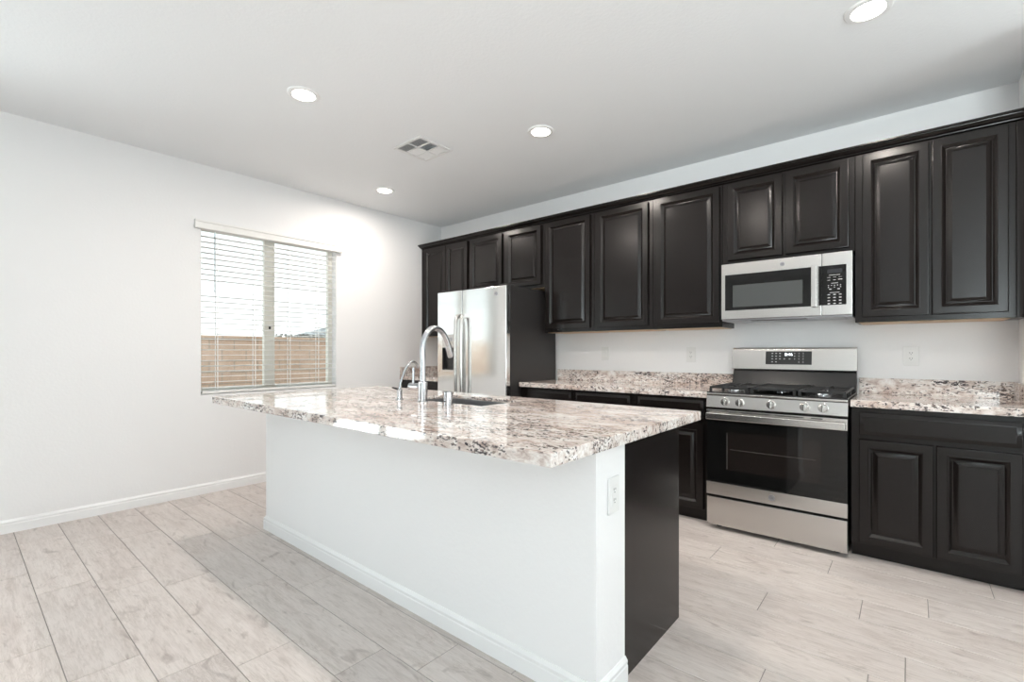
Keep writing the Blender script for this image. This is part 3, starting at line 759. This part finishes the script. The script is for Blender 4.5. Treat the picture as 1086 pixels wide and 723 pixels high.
ld['label'] = 'narrow left freezer door with the dispenser'; rd['label'] = 'wide right door with a round badge'
def fhandle(par, x, lean):
    bm = bmesh.new()
    pts = spline([(x, FYF + 0.002, 1.540), (x + lean * 0.2, FYF - 0.030, 1.532), (x + lean * 0.6, FYF - 0.050, 1.49), (x + lean, FYF - 0.058, 1.35), (x + lean, FYF - 0.060, 1.12), (x + lean, FYF - 0.058, 0.90), (x + lean * 0.6, FYF - 0.050, 0.76), (x + lean * 0.2, FYF - 0.030, 0.718), (x, FYF + 0.002, 0.71)], 5)
    tube(bm, pts, 0.0175, 16)
    box(bm, x - 0.018, x + 0.018, FYF - 0.034, FYF + 0.001, 1.515, 1.558, bev=0.006); box(bm, x - 0.018, x + 0.018, FYF - 0.034, FYF + 0.001, 0.692, 0.735, bev=0.006)
    return obj('handle', bm, STEEL, par)
fhandle(ld, SEAM - 0.036, 0.0); fhandle(rd, SEAM + 0.040, 0.0)
dp = obj('dispenser_recess', (lambda b: (box(b, DX0 + 0.001, DX1 - 0.001, FYF + 0.040, FYF + 0.054, DZ0 + 0.001, 1.232), box(b, DX0 + 0.001, DX0 + 0.006, FYF + 0.001, FYF + 0.04, DZ0 + 0.001, 1.232), box(b, DX1 - 0.006, DX1 - 0.001, FYF + 0.001, FYF + 0.04, DZ0 + 0.001, 1.232), box(b, DX0 + 0.05, DX1 - 0.05, FYF + 0.028, FYF + 0.04, 1.06, 1.20, bev=0.003), b)[-1])(bmesh.new()), DARKP, ld)
bm = bmesh.new(); box(bm, DX0 + 0.001, DX1 - 0.001, FYF - 0.002, FYF + 0.054, 1.234, DZ1 - 0.001, bev=0.004); obj('dispenser_panel', bm, STEEL, ld)
bm = bmesh.new(); box(bm, DX0 + 0.001, DX1 - 0.001, FYF - 0.004, FYF + 0.05, DZ0 + 0.0, DZ0 + 0.02, bev=0.003); obj('drip_tray', bm, STEEL, ld)
bm = bmesh.new(); box(bm, DX0 + 0.02, DX1 - 0.02, FYF - 0.0035, FYF - 0.001, 1.30, 1.335, bev=0.001); obj('dispenser_display', bm, BADGE, ld)
badge(rd, 1.652, FYF - 0.0003, 1.722, 0.019)

# ------------------------------------------------------------------ gas range
RX0, RX1, RYF = 3.4694, 4.2566, -0.690
rg = thing('gas_range', ((RX0 + RX1) / 2, -0.35, 0), 'freestanding stainless steel gas range with black oven glass', 'range')
bx('body', BLACK, rg, RX0 + 0.004, RX1 - 0.004, RYF + 0.045, -0.03, 0.035, 0.905, bev=0.003)
for xx in (RX0 + 0.06, RX1 - 0.06):
    for yy in (RYF + 0.09, -0.1):
        bm = bmesh.new(); lathe(bm, (xx, yy, 0), [(0.02, 0), (0.02, 0.015), (0.012, 0.016), (0.012, 0.04)], 'Z', 14)
        obj('foot', bm, DARKP, rg)
# storage drawer
dw = bx('drawer', STEEL, rg, RX0 + 0.003, RX1 - 0.003, RYF, RYF + 0.044, 0.030, 0.218, bev=0.004)
bx('drawer_grip', BLACK, dw, RX0 + 0.27, RX1 - 0.27, RYF + 0.004, RYF + 0.04, 0.2165, 0.2235, bev=0.002)
# oven door
od = bx('oven_door', BGLASS, rg, RX0 + 0.003, RX1 - 0.003, RYF, RYF + 0.040, 0.236, 0.803, bev=0.003)
bx('lower_trim', STEEL, od, RX0 + 0.002, RX1 - 0.002, RYF - 0.003, RYF + 0.020, 0.234, 0.318, bev=0.0025)
bm = bmesh.new(); box(bm, RX0 + 0.002, RX1 - 0.002, RYF - 0.003, RYF + 0.020, 0.737, 0.804, bev=0.0025); obj('upper_trim', bm, STEEL, od)
bm = bmesh.new()
for a, b in ((0.13, 0.19), (0.225, 0.385), (0.415, 0.57), (0.605, 0.665)): box(bm, RX0 + a, RX0 + b, RYF - 0.0036, RYF - 0.002, 0.7915, 0.7975)
obj('vent_slots', bm, SLOT, od)
bm = bmesh.new(); box(bm, RX0 + 0.010, RX1 - 0.010, RYF - 0.046, RYF - 0.032, 0.741, 0.785, bev=0.005, seg=3)
for xx in (RX0 + 0.012, RX1 - 0.042): box(bm, xx, xx + 0.03, RYF - 0.034, RYF - 0.002, 0.745, 0.781, bev=0.003)
obj('handle', bm, STEEL, od)
bm = bmesh.new(); box(bm, 3.600, 4.126, RYF - 0.0008, RYF + 0.001, 0.408, 0.662); obj('oven_window', bm, BWIN, od)
bm = bmesh.new(); box(bm, 3.600, 3.604, RYF - 0.0014, RYF, 0.415, 0.655)
for zz in (0.545,): box(bm, 3.62, 4.10, RYF - 0.0012, RYF, zz, zz + 0.0025)
obj('window_border', bm, mat('grey_frit', (0.09, 0.085, 0.08), 0.3), od)
badge(od, 3.866, RYF - 0.0032, 0.277, 0.019)
# control panel (leans back a little)
bm = bmesh.new(); extrude(bm, [(RYF - 0.004, 0.822), (RYF + 0.006, 0.896), (RYF + 0.012, 0.900), (RYF + 0.06, 0.900), (RYF + 0.06, 0.818), (RYF, 0.818)], RX0 + 0.001, RX1 - 0.001, 'X')
cp = obj('control_panel', bm, STEEL, rg)
for x in (3.590, 3.680, 3.862, 4.043, 4.137):
    bm = bmesh.new(); lathe(bm, (x, RYF + 0.002, 0.860), [(0.0265, 0), (0.0265, 0.004), (0.024, 0.006), (0.0235, 0.020), (0.021, 0.024), (0.001, 0.025)], 'Y', 30, -1)
    box(bm, x - 0.0055, x + 0.0055, RYF - 0.034, RYF - 0.015, 0.8375, 0.8825, bev=0.003)
    kb = obj('knob', bm, STEEL, rg)
    bm = bmesh.new(); box(bm, x - 0.0012, x + 0.0012, RYF - 0.0348, RYF - 0.0335, 0.862, 0.880); obj('pointer', bm, SLOT, kb)
# cooktop
bm = bmesh.new(); box(bm, RX0, RX1, RYF + 0.004, -0.075, 0.9005, 0.922, bev=0.005, seg=3)
ck = obj('cooktop', bm, BLACK, rg)
bm = bmesh.new(); box(bm, RX0 + 0.001, RX1 - 0.001, RYF + 0.001, RYF + 0.012, 0.9008, 0.914, bev=0.003); obj('cooktop_lip', bm, STEEL, ck)
for bx_, by_ in ((3.61, -0.53), (3.61, -0.24), (3.863, -0.385), (4.116, -0.53), (4.116, -0.24)):
    bm = bmesh.new(); lathe(bm, (bx_, by_, 0.922), [(0.05, 0), (0.05, 0.004), (0.038, 0.006), (0.036, 0.012)], 'Z', 26)
    bn = obj('burner', bm, CHROME, rg)
    bm = bmesh.new(); lathe(bm, (bx_, by_, 0.934), [(0.034, 0), (0.034, 0.005), (0.03, 0.007), (0.001, 0.008)], 'Z', 26); obj('burner_cap', bm, IRON, bn)
def grate(x0, x1):
    bm = bmesh.new(); y0, y1 = RYF + 0.035, -0.105; w = 0.007; zt = 0.958; zb = 0.944
    for yy in (y0, y1): box(bm, x0, x1, yy - w, yy + w, zb, zt, bev=0.003)
    for xx in (x0 + w, x1 - w): box(bm, xx - w, xx + w, y0, y1, zb, zt, bev=0.003)
    ym = (y0 + y1) / 2; box(bm, x0, x1, ym - w, ym + w, zb, zt, bev=0.003)
    xm = (x0 + x1) / 2
    for cy_ in ((y0 + ym) / 2, (y1 + ym) / 2):
        for sx_ in (-1, 1):
            xa, xb = (x0, xm - 0.025) if sx_ < 0 else (xm + 0.025, x1)
            box(bm, xa, xb, cy_ - 0.005, cy_ + 0.005, zb, zt, bev=0.002)
        box(bm, xm - 0.005, xm + 0.005, cy_ - 0.14, cy_ - 0.025, zb, zt, bev=0.002); box(bm, xm - 0.005, xm + 0.005, cy_ + 0.025, cy_ + 0.14, zb, zt, bev=0.002)
    for xx in (x0 + w, x1 - w):
        for yy in (y0, ym, y1): box(bm, xx - 0.008, xx + 0.008, yy - 0.008, yy + 0.008, 0.9215, zb + 0.002, bev=0.002)
    return obj('grate', bm, IRON, rg)
grate(RX0 + 0.012, 3.722); grate(4.004, RX1 - 0.012)
bm = bmesh.new(); box(bm, 3.732, 3.994, RYF + 0.030, -0.10, 0.946, 0.956, bev=0.004)
for (a, b, c, d) in ((3.732, 3.994, RYF + 0.030, RYF + 0.042), (3.732, 3.994, -0.112, -0.10), (3.732, 3.744, RYF + 0.030, -0.10), (3.982, 3.994, RYF + 0.030, -0.10)): box(bm, a, b, c, d, 0.95, 0.962, bev=0.003)
for xx in (3.742, 3.984):
    for yy in (RYF + 0.04, -0.11): box(bm, xx - 0.008, xx + 0.008, yy - 0.008, yy + 0.008, 0.9215, 0.948)
obj('griddle', bm, IRON, rg)
# backguard
bm = bmesh.new(); extrude(bm, [(-0.132, 0.922), (-0.078, 1.058), (-0.035, 1.058), (-0.035, 0.905), (-0.132, 0.905)], RX0 + 0.012, RX1 - 0.003, 'X'); obj('backguard_base', bm, BLACK, rg)
bm = bmesh.new(); extrude(bm, [(-0.096, 1.060), (-0.100, 1.064), (-0.080, 1.205), (-0.072, 1.218), (-0.058, 1.224), (-0.032, 1.224), (-0.032, 1.060)], RX0 + 0.006, RX1 - 0.0005, 'X')
bgd = obj('backguard', bm, STEEL, rg)
sl_ = 0.020 / 0.141
def bgy(z): return -0.100 + (z - 1.064) * sl_
bm = bmesh.new()
extrude(bm, [(bgy(1.100) - 0.002, 1.100), (bgy(1.195) - 0.002, 1.195), (bgy(1.195) + 0.004, 1.195), (bgy(1.100) + 0.004, 1.100)], 3.706, 3.998, 'X')
dsp = obj('display', bm, DARKP, bgd)
def tilt_text(s, size, x, z, m, par, name):
    b = text_bm(s, size); b.transform(Matrix.Translation((x, bgy(z) - 0.0028, z)) @ Matrix.Rotation(PI / 2 - math.atan(sl_), 4, 'X')); return obj(name, b, m, par, smooth=False)
tilt_text('8:46', 0.030, 3.855, 1.172, DIGIT, dsp, 'clock_digits')
bm = bmesh.new()
for r_, z in enumerate((1.180, 1.160, 1.140, 1.118)):
    for x in (3.750, 3.775, 3.800, 3.828, 3.862, 3.893, 3.920, 3.946):
        if (r_ < 2 and 3.81 < x < 3.88) or (r_ == 3 and x in (3.800, 3.828, 3.862, 3.893)): continue
        w = 0.0055 if x < 3.88 else 0.003
        extrude(bm, [(bgy(z) - 0.0026, z - 0.003), (bgy(z) - 0.0026, z + 0.003), (bgy(z) - 0.001, z + 0.003), (bgy(z) - 0.001, z - 0.003)], x - w, x + w, 'X')
obj('key_legends', bm, LEGEND, dsp)

# ------------------------------------------------------------------ microwave
MX0, MX1, MY, MZ0, MZ1 = 3.474, 4.2530, -0.372, 1.422, 1.8265
mw = thing('microwave', ((MX0 + MX1) / 2, -0.19, MZ0), 'stainless steel over-the-range microwave with black window and keypad', 'microwave')
bx('body', CHAR, mw, MX0 + 0.004, MX1 - 0.004, MY + 0.042, -0.003, MZ0 + 0.004, MZ1, bev=0.002)
MS = 4.092
md = bx('door', STEEL, mw, MX0, MS - 0.001, MY, MY + 0.040, MZ0 + 0.004, MZ1, bev=0.004)
mf = bx('control_side', STEEL, mw, MS + 0.001, MX1, MY, MY + 0.040, MZ0 + 0.004, MZ1, bev=0.004)
bm = bmesh.new(); box(bm, 3.500, 4.040, MY - 0.002, MY + 0.004, 1.489, 1.746, bev=0.0012); gl = obj('door_glass', bm, BGLASS, md)
bm = bmesh.new(); box(bm, 3.552, 3.985, MY - 0.0026, MY - 0.001, 1.512, 1.668); obj('window_screen', bm, MWIN, gl)
bm = bmesh.new(); box(bm, 4.036, 4.070, MY - 0.036, MY - 0.024, 1.482, 1.752, bev=0.004, seg=3)
for z in (1.50, 1.72): box(bm, 4.042, 4.064, MY - 0.026, MY + 0.002, z - 0.012, z + 0.012)
obj('handle', bm, STEEL, md)
bm = bmesh.new(); box(bm, 4.074, 4.0905, MY - 0.002, MY + 0.004, 1.491, 1.745); obj('glass_edge', bm, BGLASS, md)
bm = bmesh.new(); box(bm, 4.0925, 4.222, MY - 0.002, MY + 0.004, 1.491, 1.745, bev=0.0008); kp = obj('keypad', bm, BGLASS, mf)
bm = bmesh.new(); box(bm, 4.122, 4.200, MY - 0.0027, MY - 0.001, 1.694, 1.720); obj('display', bm, mat('lcd', (0.03, 0.03, 0.035), 0.15), kp)
bm = bmesh.new()
def bars(z, xs_, w, h=0.0028):
    for x in xs_: box(bm, x - w, x + w, MY - 0.0027, MY - 0.001, z - h / 2, z + h / 2)
bars(1.682, (4.160,), 0.030); bars(1.668, (4.130, 4.160, 4.190), 0.009, 0.002); bars(1.650, (4.130, 4.160), 0.007); bars(1.652, (4.190,), 0.011, 0.004)
bars(1.630, (4.160,), 0.018); bars(1.616, (4.128, 4.144, 4.160, 4.176, 4.192), 0.003, 0.004); bars(1.604, (4.128, 4.160, 4.192), 0.003, 0.004); bars(1.592, (4.138, 4.182), 0.006, 0.005)
bars(1.570, (4.160,), 0.026)
for z in (1.557, 1.538, 1.519, 1.500): bars(z, (4.130, 4.160, 4.190), 0.0065, 0.0055)
obj('key_legends', bm, LEGEND, kp)
badge(md, 3.866, MY - 0.0003, 1.786, 0.014)
bm = bmesh.new(); box(bm, MX0 + 0.003, MX1 - 0.003, MY + 0.012, -0.02, MZ0 - 0.008, MZ0 + 0.004, bev=0.003)
bp = obj('bottom_plate', bm, BADGE, mw)
bm = bmesh.new(); box(bm, 3.66, 4.00, MY + 0.03, MY + 0.10, MZ0 - 0.0095, MZ0 - 0.006); obj('exhaust_slot', bm, SLOT, bp)
for xx in (3.56, 4.14):
    bm = bmesh.new(); box(bm, xx - 0.07, xx + 0.07, MY + 0.05, MY + 0.25, MZ0 - 0.011, MZ0 - 0.006, bev=0.002); obj('grease_filter', bm, SINKS, bp)
